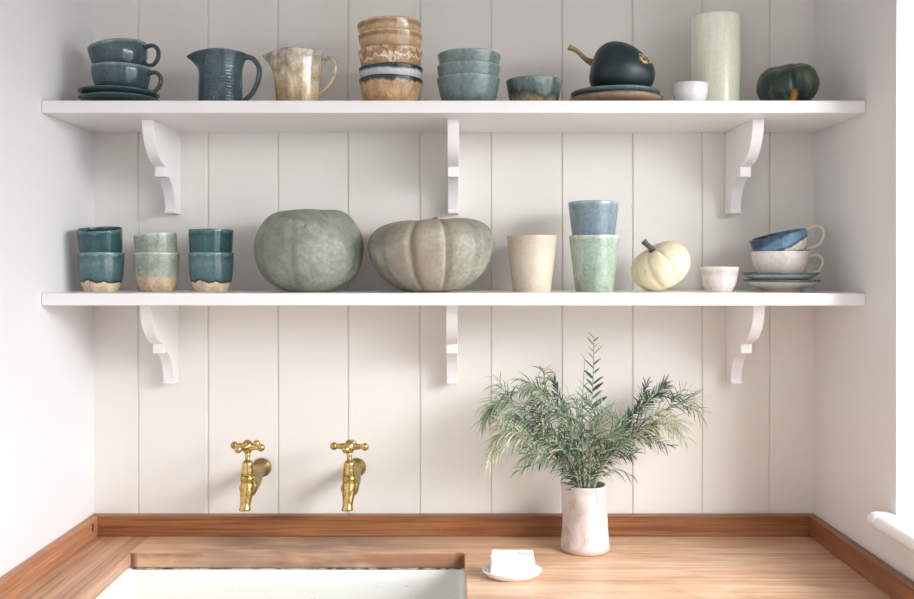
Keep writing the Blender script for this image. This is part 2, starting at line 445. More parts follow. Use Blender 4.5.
# ------------------------------------------------------------------ brass bib taps
def make_tap(px, rz, label):
    t = thing('bib_tap', label, 'tap', (X(px, 0), 0, 1.0205), 'brass taps over the sink')
    bm = bmesh.new()
    yb = -0.122
    revolve(bm, [(0, 0.0012), (0.0165, 0.0012), (0.0175, 0.004), (0.0150, 0.008), (0.0115, 0.010), (0.0110, 0.016), (0, 0.016)], 32,
            lambda p, a: Vector((p.x, -p.z, p.y)))
    obj('wall_flange', bm, M['brass_olive'], t)
    bm = bmesh.new()
    tube(bm, [(0, -0.010, 0), (0, -0.045, -0.001), (0, -0.080, -0.006), (0, yb + 0.004, -0.012)], [0.0108, 0.0122, 0.0150, 0.0150], 6, 24)
    obj('inlet_pipe', bm, M['brass_olive'], t)
    # barrel and spout: swells, then narrows down to the outlet
    bm = bmesh.new()
    prof = [(0, 0.0115), (0.0095, 0.0115), (0.0118, 0.0105), (0.0124, 0.0075), (0.0118, 0.0045), (0.0112, 0.0030), (0.0122, -0.002), (0.0126, -0.009), (0.0117, -0.017), (0.0101, -0.024), (0.0092, -0.031), (0.0088, -0.039), (0.0097, -0.0415), (0.0097, -0.0448), (0.0066, -0.0448), (0.0060, -0.036), (0, -0.034)]
    revolve(bm, prof, 32, lambda p, a: Vector((p.x - 0.0022 * max(0, -p.z - 0.01) / 0.03, p.y + yb - 0.010 * max(0, -p.z - 0.005) / 0.04, p.z)))
    obj('spout_body', bm, M['brass'], t)
    bm = bmesh.new()
    prof = [(0, 0.0115), (0.0108, 0.0115), (0.0110, 0.016), (0.0106, 0.022), (0.0096, 0.029), (0.0098, 0.031), (0.0096, 0.0335), (0.0078, 0.036), (0.0058, 0.0375), (0.0044, 0.0385), (0.0044, 0.046), (0.0052, 0.053), (0, 0.053)]
    revolve(bm, prof, 32, lambda p, a: Vector((p.x, p.y + yb, p.z)))
    obj('bonnet', bm, M['brass'], t)
    h = obj('cross_handle', cross_bm(), M['brass'], t)
    h.scale = (1.12, 1.12, 1.12); h.location = (0, yb, 0.0612); h.rotation_euler = (0, 0, rz)
    return t
def cross_bm():
    bm = bmesh.new()
    revolve(bm, [(0, -0.009), (0.0062, -0.0085), (0.0078, -0.004), (0.0094, 0), (0.0082, 0.0045), (0.0062, 0.0068), (0.005, 0.0085), (0.003, 0.0098), (0, 0.0102)], 28)
    for k in range(4):
        a = PI / 2 * k; d = Vector((math.cos(a), math.sin(a), 0))
        tube(bm, [d * 0.006, d * 0.014, d * 0.021], [0.0056, 0.0044, 0.0034], 4, 14)
        ball(bm, d * 0.0240, 0.0060)
    return bm
make_tap(262.3, D(-22), 'brass wall tap nearer the plain side wall, cross handle turned at an angle')
make_tap(356.8, D(-6), 'brass wall tap nearer the leafy jug, cross handle square to the wall')

# ------------------------------------------------------------------ handles for cups and jugs
def handle_bm(pts, r0, r1=None, flat=1.5):
    bm = bmesh.new()
    k = len(pts); r1 = r1 or r0
    tube(bm, [(x, 0, z) for x, z in pts], [r0 + (r1 - r0) * i / (k - 1) for i in range(k)], 7, 12, flat)
    return bm

def saucer_bm(R, H, seed=0, t=0.0032):
    return pot([(0.0, R * 0.48), (0.0025, R * 0.50), (0.005, R * 0.56), (H * 0.62, R * 0.84), (H * 0.9, R * 0.97), (H, R)], t, 0.005, 0.006, seed)

# ------------------------------------------------------------------ upper shelf: teal cups and saucers
Zu = SH_U + 0.0003
TEAL = [(0.0, rgb(40, 60, 66)), (0.5, rgb(52, 80, 88)), (0.9, rgb(60, 90, 98)), (1.0, rgb(128, 140, 136))]
M['teal_cup'] = glaze('teal_cup_glaze', 0.052, TEAL, 0.03, 0.35, 0.16)
M['teal_saucer'] = glaze('teal_saucer_glaze', 0.017, [(0, rgb(44, 62, 66)), (0.8, rgb(54, 78, 84)), (1, rgb(72, 96, 100))], 0.05, 0.2, 0.2)
M['teal_handle'] = glaze('teal_handle_glaze', 0.05, [(0, rgb(46, 70, 76)), (1, rgb(52, 78, 84))], 0.05, 0.15, 0.18)
sy = -0.13
sxx = X(119, sy)
sauc = tag(obj('saucer', saucer_bm(0.0662, 0.0165, 1), M['teal_saucer']), 'lower of two dark teal saucers under the teal teacups', 'saucer', 'dark teal saucers')
sauc.location = (sxx + 0.0015, sy, Zu)
s2 = dup(sauc, (sxx + 0.0002, sy, Zu + 0.0100), (0, D(1.0), 0.8), 'upper of two dark teal saucers, directly beneath the teal teacups')
def teacup(R, H, matb, math_, name, label, cat, loc, group, hp=None, seed=0, rot=(0, 0, 0)):
    c = thing(name, label, cat, loc, group, rot)
    obj('bowl', pot([(0.0, R * 0.50), (0.003, R * 0.53), (0.006, R * 0.62), (H * 0.25, R * 0.80), (H * 0.5, R * 0.92), (H * 0.8, R * 0.985), (H, R)], 0.003, 0.006, 0.006, seed), matb, c)
    hp = hp or [(R * 0.95, H * 0.90), (R * 1.10, H * 0.98), (R * 1.36, H * 0.86), (R * 1.44, H * 0.55), (R * 1.28, H * 0.24), (R * 1.02, H * 0.20), (R * 0.80, H * 0.30)]
    obj('handle', handle_bm(hp, 0.0036, 0.0030, 1.4), math_, c)
    return c
R_, H_ = 0.0485, 0.052
hp = [(0.045, 0.040), (0.052, 0.043), (0.063, 0.043), (0.0705, 0.034), (0.068, 0.020), (0.058, 0.011), (0.048, 0.013), (0.043, 0.019)]
c1 = teacup(R_, H_, M['teal_cup'], M['teal_handle'], 'teacup', 'dark teal teacup standing level on two saucers, another cup on top', 'teacup', (sxx + 0.0040, sy, Zu + 0.0174), 'stacked dark teal teacups', hp, 1, (0, 0, D(-8)))
c2 = dup(c1, (sxx + 0.0052, sy, Zu + 0.0174 + 0.0372), (D(1), D(-8.5), D(-8)), 'tilted dark teal teacup on top of its stack, uppermost on the shelf end')

# dark blue-teal jug and cream jug
def jug(R0, prof, H, matb, mh, name, label, loc, group, hp, spout, spz, seed, rot=(0, 0, 0), r0=.0042):
    j = thing(name, label, 'jug', loc, group, rot)
    def fn(p, a):
        da = abs((a - PI + PI) % (2 * PI) - PI)           # spout looks to -x
        da = abs(math.atan2(math.sin(a - PI), math.cos(a - PI)))
        k = math.exp(-(da / 0.42) ** 2) * max(0.0, (p.z - H * spz) / (H * (1 - spz))) ** 1.8
        pinch = -0.10 * math.exp(-((da - 0.95) / 0.4) ** 2) * max(0.0, (p.z - H * spz) / (H * (1 - spz))) ** 1.5
        return Vector((p.x * (1 + pinch * .6) - k * spout, p.y * (1 - k * 0.25 + pinch), p.z - k * 0.003))
    obj('body', pot(prof, 0.0035, 0.006, 0.007, seed, fn, 72), matb, j)
    obj('handle', handle_bm(hp, r0, r0 * 0.75, 1.5), mh, j)
    return j
M['jug_blue'] = glaze('jug_blue_glaze', 0.095, [(0, rgb(48, 70, 78)), (0.6, rgb(60, 88, 97)), (0.95, rgb(58, 86, 94)), (1.0, rgb(92, 110, 112))], 0.05, 0.4, 0.22, (0.35, rgb(120, 140, 146)), 22, 0.35, 0.5)
M['jug_cream'] = glaze('jug_cream_glaze', 0.095, [(0, rgb(150, 124, 84)), (0.3, rgb(178, 154, 112)), (0.50, rgb(196, 182, 156)), (0.62, rgb(168, 142, 106)), (0.8, rgb(190, 180, 160)), (0.92, rgb(164, 154, 138)), (1.0, rgb(188, 178, 160))], 0.34, 0.55, 0.14, None, 20, 0.16, keep=0.9)
jy = -0.135
jug(0.04, [(0, 0.0365), (0.004, 0.0375), (0.03, 0.0365), (0.06, 0.0360), (0.079, 0.0395), (0.0915, 0.0440)], 0.0915, M['jug_blue'], M['jug_blue'], 'jug',
    'dark blue-teal glazed jug with ribbed body, spout towards the teacups', (X(220.5, jy), jy, Zu), 'small pottery jugs',
    [(0.037, 0.083), (0.046, 0.087), (0.058, 0.082), (0.0675, 0.066), (0.064, 0.042), (0.052, 0.022), (0.036, 0.010)], 0.015, 0.62, 2, (0, 0, D(-6)), 0.0048)
jug(0.04, [(0, 0.033), (0.004, 0.0345), (0.03, 0.0375), (0.06, 0.0405), (0.08, 0.0425), (0.093, 0.0445)], 0.093, M['jug_cream'], M['jug_cream'], 'jug',
    'streaky cream and tan glazed jug with a looped handle', (X(297.5, jy), jy, Zu), 'small pottery jugs',
    [(0.042, 0.074), (0.048, 0.082), (0.058, 0.084), (0.0665, 0.074), (0.062, 0.052), (0.050, 0.034), (0.036, 0.024)], 0.016, 0.55, 3, (0, 0, D(-6)), 0.0036)

# five stacked tan bowls
def bowl_prof(R, rf, H, e=0.40):
    return [(0.0, rf)] + [(H * t, rf + (R - rf) * t ** e) for t in (0.06, 0.15, 0.3, 0.5, 0.75, 1.0)]
TAN = rgb(196, 158, 116)
M['tan_rim'] = glaze('tan_bowl_glaze', 0.047, [(0, rgb(150, 114, 74)), (0.55, rgb(170, 136, 94)), (0.78, rgb(182, 152, 112)), (0.86, rgb(150, 110, 74)), (0.95, rgb(160, 120, 84)), (1.0, rgb(196, 172, 138))], 0.07, 0.4, 0.14, keep=0.9)
M['tan_drip'] = glaze('tan_drip_glaze', 0.047, [(0, rgb(160, 122, 80)), (0.60, rgb(172, 136, 94)), (0.64, rgb(214, 200, 176)), (0.70, rgb(206, 188, 160)), (0.74, rgb(168, 128, 92)), (0.92, rgb(154, 114, 80)), (1.0, rgb(196, 172, 138))], 0.55, 0.4, 0.13, None, 34, 0.6, keep=0.9)
M['white_blue'] = glaze('white_blue_glaze', 0.047, [(0, rgb(160, 130, 98)), (0.5, rgb(176, 170, 172)), (0.84, rgb(190, 186, 188)), (0.91, rgb(32, 60, 66)), (1.0, rgb(34, 58, 64))], 0.10, 0.3, 0.13, keep=0.9)
M['tan_blue'] = glaze('tan_blue_rim_glaze', 0.047, [(0, rgb(162, 124, 80)), (0.4, rgb(186, 150, 106)), (0.80, rgb(182, 146, 104)), (0.88, rgb(38, 64, 70)), (1.0, rgb(32, 56, 62))], 0.22, 0.45, 0.13, (0.5, rgb(130, 94, 60)), 30, 0.6, keep=0.9)
by = -0.135
bx = X(391.0, by)
lst = [(0.0, 'tan_blue', 'bottom bowl of the tan stack, dark blue glaze dripping from its rim', 0, 0),
       (0.0190, 'white_blue', 'whitish bowl with a dark blue rim, second from the bottom of the tan stack', 0.5, -0.5),
       (0.0485, 'tan_drip', 'middle bowl of the tan stack, with pale looping glaze drips', 0.5, -1),
       (0.0752, 'tan_rim', 'tan glazed bowl second from the top of the five stacked bowls', -0.5, -1.6),
       (0.0942, 'tan_rim', 'topmost tan bowl of the tall stack, tilted with a brown rim band', -1, -2.6)]
for i, (dz, mk, lab, rx, ry) in enumerate(lst):
    o = tag(obj('bowl', pot(bowl_prof(0.0545, 0.034, 0.047), 0.003, 0.006, 0.008, i + 11), M[mk]), lab, 'bowl', 'five stacked tan bowls')
    o.location = (bx + (0.0, 0.0004, -0.0003, 0.0, -0.0005)[i], by, Zu + dz); o.rotation_euler = (D(rx), D(ry), i * 1.3)
    if ry: o.rotation_euler = (D(rx), D(ry), 0)
# three grey-blue bowls
M['grey_bowl'] = glaze('grey_blue_bowl_glaze', 0.049, [(0, rgb(82, 98, 98)), (0.5, rgb(102, 123, 123)), (0.88, rgb(102, 126, 124)), (0.97, rgb(112, 132, 130)), (1.0, rgb(140, 148, 144))], 0.04, 0.4, 0.16, None, 18)
gx = X(468.3, by)
for i, (dz, lab) in enumerate(((0, 'bottom one of three stacked plain grey-blue bowls'), (0.0205, 'middle one of three stacked plain grey-blue bowls'), (0.0403, 'top one of three stacked plain grey-blue bowls'))):
    o = tag(obj('bowl', pot(bowl_prof(0.0535, 0.034, 0.049, 0.40), 0.003, 0.006, 0.008, i + 21), M['grey_bowl']), lab, 'bowl', 'three stacked grey-blue bowls')
    o.location = (gx + 0.0005 * i, by, Zu + dz); o.rotation_euler = (0, D((0, 0, 0.7)[i]), 0)
# single teal bowl
M['single_bowl'] = glaze('single_bowl_glaze', 0.046, [(0.2, rgb(140, 116, 80)), (0.34, rgb(104, 92, 64)), (0.46, rgb(46, 62, 56)), (0.58, rgb(70, 92, 88)), (0.9, rgb(84, 108, 104)), (1.0, rgb(118, 132, 126))], 0.5, 0.4, 0.14, None, 30, 0.3)
o = tag(obj('bowl', pot(bowl_prof(0.0475, 0.032, 0.046, 0.42), 0.003, 0.006, 0.008, 31), M['single_bowl']), 'single small dark teal bowl with tan drips near its base', 'bowl')
o.location = (X(534, by), by, Zu)

# plates with the dark gourd
M['plate_blue'] = glaze('plate_blue_glaze', 0.016, [(0, rgb(54, 68, 70)), (0.8, rgb(70, 88, 90)), (1, rgb(92, 108, 108))], 0.05, 0.2, 0.25)
M['plate_tan'] = glaze('plate_tan_glaze', 0.016, [(0, rgb(120, 88, 64)), (0.7, rgb(152, 112, 80)), (0.9, rgb(166, 128, 92)), (1.0, rgb(120, 110, 96))], 0.1, 0.25, 0.35)
py = -0.125
pxx = X(615.5, py)
def plate_bm(R, H, seed): return pot([(0, R * 0.66), (0.003, R * 0.70), (H * 0.45, R * 0.90), (H * 0.75, R * 0.98), (H, R)], 0.004, 0.0055, 0.006, seed, seg=72)
p1 = tag(obj('plate', plate_bm(0.0795, 0.0165, 1), M['plate_tan']), 'lower plate, brown and tan, under the dark gourd', 'plate', 'two plates under the dark gourd')
p1.location = (pxx, py, Zu)
p2 = tag(obj('plate', plate_bm(0.0755, 0.0155, 2), M['plate_blue']), 'upper plate, slate blue, with the dark gourd resting on it', 'plate', 'two plates under the dark gourd')
p2.location = (pxx - 0.001, py, Zu + 0.0112)
n = NT('gourd_skin'); v = n.coord()
base = n.ramp(n.noise(v, 40, 5), [(0.3, rgb(12, 30, 34)), (0.7, rgb(22, 48, 52))])
sep = n.new('ShaderNodeSeparateXYZ'); n.link(v, sep.inputs[0])
dx = n.math('SUBTRACT', sep.outputs['X'], 0.080); dz_ = n.math('SUBTRACT', sep.outputs['Z'], 0.024)
dist = n.math('ADD', n.math('POWER', n.math('DIVIDE', dx, 0.018), 2.0), n.math('POWER', n.math('DIVIDE', dz_, 0.012), 2.0))
fr = n.math('LESS_THAN', sep.outputs['Y'], 0.0)
patch = n.math('MULTIPLY', n.ramp(n.math('ADD', dist, n.math('MULTIPLY', n.noise(v, 150, 2), 0.8)), [(0.9, (1, 1, 1, 1)), (1.0, (0, 0, 0, 1))]), fr)
streak = n.ramp(n.noise(n.coord((1, 1, 0.3)), 190, 3), [(0.49, (0, 0, 0, 1)), (0.54, (1, 1, 1, 1))])
M['gourd'] = n.set(n.mix(n.math('MULTIPLY', patch, streak), base, rgb(214, 184, 120)), 0.40)
n = NT('dry_stem'); v = n.coord((1, 1, 1))
M['stem'] = n.set(n.ramp(n.noise(v, 90, 4), [(0.3, rgb(104, 78, 50)), (0.7, rgb(184, 150, 104))]), 0.7)
n = NT('dark_stem'); v = n.coord()
M['stem_dark'] = n.set(n.ramp(n.noise(v, 90, 4), [(0.3, rgb(60, 56, 50)), (0.7, rgb(104, 98, 86))]), 0.7)
g = thing('gourd', 'dark blue-green gourd with a long curved tan stem, lying on plates', 'gourd', (0, 0, 0))
prof = spline([(0, 0.004, 0), (0.012, 0.000, 0), (0.030, 0.004, 0), (0.0440, 0.018, 0), (0.0490, 0.038, 0), (0.0460, 0.060, 0), (0.037, 0.081, 0), (0.0265, 0.097, 0), (0.013, 0.1062, 0), (0, 0.1085, 0)], 5)
bm = bmesh.new()
revolve(bm, [(max(p.x, 0), p.y) for p in prof], 48, lambda p, a: Vector((p.z, p.y * 0.98, p.x)) * (1 + 0.012 * noise.noise(p * 40)))
obj('skin', bm, M['gourd'], g)
bm = bmesh.new(); tube(bm, [(0.008, 0, 0.004), (-0.002, 0, 0.005), (-0.014, 0, 0.0085), (-0.028, 0, 0.017), (-0.038, 0, 0.0205), (-0.046, 0, 0.0215)], [0.0085, 0.0062, 0.0044, 0.0040, 0.0044, 0.0056], 5, 12)
obj('stem', bm, M['stem'], g)
g.rotation_euler = (0, D(13), 0); g.location = (X(592.0, py), py, 1.72)
rest(g, Zu + 0.0112 + 0.0060)

# tall pale green cylinder and the little white cup before it
M['celadon'] = glaze('celadon_glaze', 0.164, [(0, rgb(222, 225, 202)), (1, rgb(230, 232, 213))], 0.1, 0.12, 0.3, None, 22, 0.08, keep=0.95)
cy = -0.088
o = tag(obj('cylinder_vase', pot([(0, 0.0405), (0.003, 0.0418), (0.08, 0.0425), (0.1655, 0.0425)], 0.0035, 0.006, 0.004, 41), M['celadon']), 'tall pale green cylinder vase, straight sided, plain', 'vase')
o.location = (X(715, cy), cy, Zu)
M['white_cup'] = glaze('white_cup_glaze', 0.037, [(0, rgb(214, 208, 206)), (0.6, rgb(226, 222, 222)), (1, rgb(208, 202, 198))], 0.05, 0.08, 0.25, (0.25, rgb(170, 160, 150)))
o = tag(obj('small_cup', pot([(0, 0.020), (0.003, 0.0225), (0.015, 0.027), (0.0345, 0.0298)], 0.0026, 0.005, 0.006, 42), M['white_cup']), 'little white cup in front of the tall pale green cylinder', 'cup')
o.location = (X(690, -0.165), -0.165, Zu)

# ------------------------------------------------------------------ pumpkins
def pumpkin_bm(prof, ribs, depth, sharp=1.6, squash=1.0, seed=0, lump=0.02, seg=120, phase=0.0, lobes=None):
    """prof (r, z) from the bottom pole to the top pole; ribs are pressed in along the meridians, fading to the poles"""
    pr = [(max(p.x, 0.0), p.y) for p in spline([(r, z, 0) for r, z in prof], 5)]
    R = max(r for r, _ in pr); z0 = min(z for _, z in pr); z1 = max(z for _, z in pr)
    def fn(p, a):
        r = math.hypot(p.x, p.y)
        if r < 1e-6: return p
        aa = a + phase + (0.10 * math.sin(2 * a + seed) if seed else 0.0)
        s = abs(math.sin(ribs * aa / 2))
        cut = depth * (1 - s) ** sharp
        fade = min(1.0, r / (R * 0.55))
        lb = lump * noise.noise(Vector((math.cos(a) * 1.5 + seed, math.sin(a) * 1.5, p.z * 9)))
        k = 1 - cut * fade + lb
        # lobes differ in height a little
        hz = 0.5 * lump * math.sin(3 * a + seed) * max(0, (p.z - (z0 + z1) / 2))
        top = -cut * 0.55 * (z1 - z0) * 0.5 * fade if p.z > (z0 + z1) / 2 else 0
        return Vector((p.x * k, p.y * k * squash, p.z + hz + top * 0.6 * max(0, (p.z - (z0 + z1) / 2)) / ((z1 - z0) / 2)))
    bm = bmesh.new(); revolve(bm, pr, seg, fn); return bm
def skin(name, stops, scale=14, rough=0.55, ribs=0, groove=None, extra=None):
    n = NT(name); v = n.coord()
    f = n.noise(v, scale, 6, 0.65, 0.5)
    col = n.ramp(f, stops)
    fine = n.ramp(n.noise(v, scale * 9, 3), [(0.40, (0, 0, 0, 1)), (0.62, (1, 1, 1, 1))])
    col = n.mix(n.math('MULTIPLY', fine, 0.45), col, stops[0][1])
    pit = n.ramp(n.noise(v, 95, 1, 0.4), [(0.745, (0, 0, 0, 1)), (0.77, (1, 1, 1, 1))])
    col = n.mix(n.math('MULTIPLY', pit, 0.45), col, tuple(x * 0.45 for x in stops[0][1][:3]) + (1,))
    if extra: col = extra(n, v, col)
    n.bump(n.noise(v, scale * 5, 4), 0.3, 0.002)
    return n.set(col, rough)
M['pump_grey'] = skin('grey_pumpkin_skin', [(0.30, rgb(106, 111, 99)), (0.5, rgb(140, 144, 131)), (0.70, rgb(170, 172, 159))])
def blush(n, v, col):
    sep = n.new('ShaderNodeSeparateXYZ'); n.link(v, sep.inputs[0])
    t = n.math('ADD', n.math('ADD', n.math('MULTIPLY', sep.outputs['X'], 5.0), 0.40), n.math('MULTIPLY', n.noise(v, 22, 4), 0.45))
    k = n.ramp(t, [(0.15, (0, 0, 0, 1)), (0.5, (1, 1, 1, 1)), (0.62, (1, 1, 1, 1)), (1.0, (0, 0, 0, 1))])
    return n.mix(n.math('MULTIPLY', k, 0.45), col, rgb(172, 150, 132))
M['pump_tan'] = skin('tan_grey_pumpkin_skin', [(0.30, rgb(110, 110, 97)), (0.5, rgb(148, 147, 133)), (0.70, rgb(180, 177, 163))], 16, 0.55, extra=blush)
M['pump_cream'] = skin('cream_pumpkin_skin', [(0.30, rgb(214, 200, 162)), (0.6, rgb(230, 220, 188)), (0.75, rgb(238, 230, 204))], 10, 0.45)
Zl = SH_L + 0.0003
ly = -0.109
def mm(l): return [(r / 1000, z / 1000) for r, z in l]
p = thing('pumpkin', 'large round grey-green pumpkin with faint ribs, flat topped', 'pumpkin', (X(310.5, ly), ly, Zl), 'large grey pumpkins')
obj('skin', pumpkin_bm(mm([(0, 6), (22, 3), (40, 0), (56, 7), (72, 18), (84, 34), (91, 54), (93, 78), (87, 102), (74, 122), (58, 134), (36, 138), (14, 135), (0, 130)]), 9, 0.045, 5.0, 0.98, 0, 0.02, phase=D(101)), M['pump_grey'], p)
bm = bmesh.new(); tube(bm, [(0, 0, 0.127), (0.001, 0, 0.132), (0.003, 0, 0.1345)], [0.010, 0.007, 0.006], 4, 12)
obj('stem', bm, M['stem'], p)
p.rotation_euler = (D(2), D(-1), 0); rest(p, Zl)
ly2 = -0.112
p = thing('pumpkin', 'wide ribbed tan-grey pumpkin with deep grooves and a stub of stem', 'pumpkin', (X(434.6, ly2), ly2, Zl), 'large grey pumpkins')
obj('skin', pumpkin_bm(mm([(0, 6), (24, 2), (48, 0), (68, 9), (87, 25), (101, 48), (108.5, 73), (106, 91), (97, 104), (80, 114), (52, 119), (28, 116), (10, 110), (0, 108)]), 11, 0.115, 5.5, 0.96, 0, 0.05, phase=D(107.5)), M['pump_tan'], p)
bm = bmesh.new(); tube(bm, [(0.001, 0, 0.104), (0.002, -0.001, 0.112), (0.005, -0.003, 0.1165), (0.011, -0.005, 0.1175)], [0.012, 0.008, 0.006, 0.006], 4, 12)
obj('stem', bm, M['stem'], p)
p.rotation_euler = (D(3), D(-3), 0); rest(p, Zl)
# cream pumpkin, leaning over with its stem up to one side
qy = -0.115
p = thing('small_pumpkin', 'small cream pumpkin leaning over, with a short dark stem', 'pumpkin', (X(661, qy) , qy, Zl), 'small pumpkins')
obj('skin', pumpkin_bm(mm([(0, -31), (14, -34), (30, -32), (44, -21), (51.5, -4), (50, 13), (41, 26), (26, 33), (12, 32), (0, 29)]), 9, 0.085, 2.2, 1.0, 0, 0.015, phase=D(84)), M['pump_cream'], p)
bm = bmesh.new(); tube(bm, [(0, 0, 0.027), (0, 0, 0.036), (-0.003, 0, 0.046), (-0.005, 0, 0.053)], [0.0075, 0.0048, 0.0046, 0.0056], 4, 10)
obj('stem', bm, M['stem_dark'], p)
p.rotation_euler = (D(8), D(-31), 0); rest(p, Zl)
# dark green squash on the upper shelf
def flame(n, v, col):
    sep = n.new('ShaderNodeSeparateXYZ'); n.link(v, sep.inputs[0])
    st = n.ramp(n.noise(n.coord((1, 1, 0.25)), 60, 3), [(0.48, (0, 0, 0, 1)), (0.60, (1, 1, 1, 1))])
    col = n.mix(n.math('MULTIPLY', st, 0.55), col, rgb(88, 108, 66))
    d = n.math('ADD', n.math('POWER', n.math('DIVIDE', n.math('ADD', sep.outputs['X'], 0.008), 0.013), 2.0), n.math('POWER', n.math('DIVIDE', n.math('ADD', sep.outputs['Z'], 0.010), 0.022), 2.0))
    fr = n.math('LESS_THAN', sep.outputs['Y'], 0)
    k = n.math('MULTIPLY', n.ramp(n.math('ADD', d, n.math('MULTIPLY', n.noise(v, 70, 3), 0.9)), [(0.4, (1, 1, 1, 1)), (1.3, (0, 0, 0, 1))]), fr)
    return n.mix(k, col, rgb(196, 136, 58))
M['squash'] = skin('green_squash_skin', [(0.30, rgb(20, 36, 32)), (0.6, rgb(32, 54, 44)), (0.75, rgb(48, 70, 52))], 18, 0.38, extra=flame)
yq = -0.130
p = thing('squash', 'small dark green ribbed squash with an orange flash', 'squash', (X(788, yq), yq, Zu), 'small pumpkins')
obj('skin', pumpkin_bm(mm([(0, -28), (12, -31), (28, -29), (42, -19), (51, -2), (50, 14), (43, 29), (29, 36), (13, 34), (0, 28)]), 3, 0.22, 3.2, 1.0, 0, 0.05, phase=D(90)), M['squash'], p)
bm = bmesh.new(); tube(bm, [(0, 0, 0.024), (0, 0, 0.030), (0.002, 0, 0.033)], [0.008, 0.005, 0.005], 4, 10)
obj('stem', bm, M['stem'], p)
p.rotation_euler = (D(16), D(-12), D(0)); rest(p, Zu)

# ------------------------------------------------------------------ lower shelf: stacked beakers
MUG = [(0, 0.0274), (0.004, 0.0292), (0.012, 0.0326), (0.025, 0.0356), (0.042, 0.0371), (0.0655, 0.0381)]
CLAY = rgb(206, 178, 146)
def beaker_mat(name, c0, c1, edge, h):
    return glaze(name, 0.0655, [(0, CLAY), (h, rgb(212, 186, 154)), (h + 0.02, edge), (h + 0.09, c0), (0.75, c1), (0.93, c0), (0.98, tuple(min(1, x * 1.8 + .03) for x in c0[:3]) + (1,))], 0.13, 0.36, 0.14, None, 26, 0.45, keep=0.85)
M['bk_a'] = beaker_mat('beaker_blue_glaze', rgb(66, 98, 104), rgb(84, 112, 118), rgb(26, 42, 46), 0.24)
M['bk_b'] = beaker_mat('beaker_deep_teal_glaze', rgb(34, 74, 78), rgb(44, 86, 88), rgb(26, 42, 46), 0.18)
M['bk_c'] = glaze('beaker_sage_glaze', 0.0655, [(0, rgb(184, 152, 112)), (0.34, rgb(192, 164, 124)), (0.44, rgb(148, 158, 136)), (0.7, rgb(134, 148, 130)), (0.95, rgb(144, 156, 138)), (1, rgb(182, 182, 164))], 0.06, 0.4, 0.15)
def beaker(px, mk, lab, dz, grp, rot=(0, 0, 0), sc=1.0, seed=0, dx=0, dy=0):
    o = tag(obj('beaker', pot([(z, r * sc) for z, r in MUG], 0.0023, 0.006, 0.007, seed), M[mk]), lab, 'beaker', grp)
    o.location = (X(px, ly) + dx, ly + dy, Zl + dz); o.rotation_euler = rot
    return o
grp = 'stacked beakers beside the plain wall'
beaker(101.3, 'bk_a', 'lower blue-teal beaker with bare clay foot, in the stack nearest the plain wall', 0, grp, seed=1)
beaker(101.6, 'bk_b', 'upper deep teal beaker tipped forward, in the stack nearest the plain wall', 0.0415, grp, (D(9.5), 0, 0), 0.965, 2, 0, 0.0025)
beaker(156.8, 'bk_c', 'lower sage green beaker with tan clay foot, middle of three stacks', 0, grp, seed=3)
beaker(158.2, 'bk_c', 'upper sage green beaker tilted sideways, middle of three stacks', 0.0322, grp, (0, D(-4.5), 0), 0.935, 4)
beaker(211.2, 'bk_a', 'lower blue-teal beaker, in the stack next to the round grey pumpkin', 0, grp, seed=5)
beaker(210.8, 'bk_b', 'upper deep teal beaker standing level, in the stack next to the round grey pumpkin', 0.0395, grp, (D(0.5), D(0.5), 0), 0.985, 6)
# tumblers
TUM = [(0, 0.0312), (0.003, 0.0326), (0.04, 0.0370), (0.0945, 0.0434)]
M['tum_cream'] = glaze('tumbler_cream_glaze', 0.0945, [(0, rgb(196, 176, 146)), (0.5, rgb(206, 190, 164)), (1.0, rgb(200, 178, 146))], 0.04, 0.12, 0.28, (0.3, rgb(176, 150, 118)))
M['tum_green'] = glaze('tumbler_green_glaze', 0.0945, [(0, rgb(134, 152, 128)), (0.5, rgb(146, 166, 144)), (0.95, rgb(150, 170, 148)), (1, rgb(190, 198, 180))], 0.06, 0.35, 0.16)
M['tum_blue'] = glaze('tumbler_blue_glaze', 0.0945, [(0, rgb(92, 118, 130)), (0.5, rgb(104, 132, 144)), (0.95, rgb(112, 140, 150)), (1, rgb(148, 164, 168))], 0.06, 0.35, 0.16)
for px, mk, lab, dz, sd in ((531.8, 'tum_cream', 'cream tapered tumbler standing alone by the ribbed pumpkin', 0, 1),
                            (594.3, 'tum_green', 'pale green tapered tumbler with a blue one stacked in it', 0, 2),
                            (593.5, 'tum_blue', 'grey-blue tapered tumbler stacked inside the pale green one', 0.0575, 3)):
    o = tag(obj('tumbler', pot(TUM, 0.003, 0.006, 0.005, sd), M[mk]), lab, 'tumbler', 'tapered tumblers')
    o.location = (X(px, ly), ly, Zl + dz)
# tiny cup
M['pink_cup'] = glaze('speckled_cup_glaze', 0.041, [(0, rgb(212, 202, 196)), (0.55, rgb(218, 208, 202)), (0.8, rgb(206, 188, 174)), (1, rgb(222, 214, 208))], 0.2, 0.15, 0.25, (0.5, rgb(150, 132, 122)))
o = tag(obj('small_cup', pot([(0, 0.0205), (0.003, 0.0225), (0.014, 0.0275), (0.041, 0.0325)], 0.0026, 0.005, 0.007, 51), M['pink_cup']), 'tiny speckled off-white cup between the cream pumpkin and the teacups', 'cup')
o.location = (X(719.3, -0.118), -0.118, Zl)
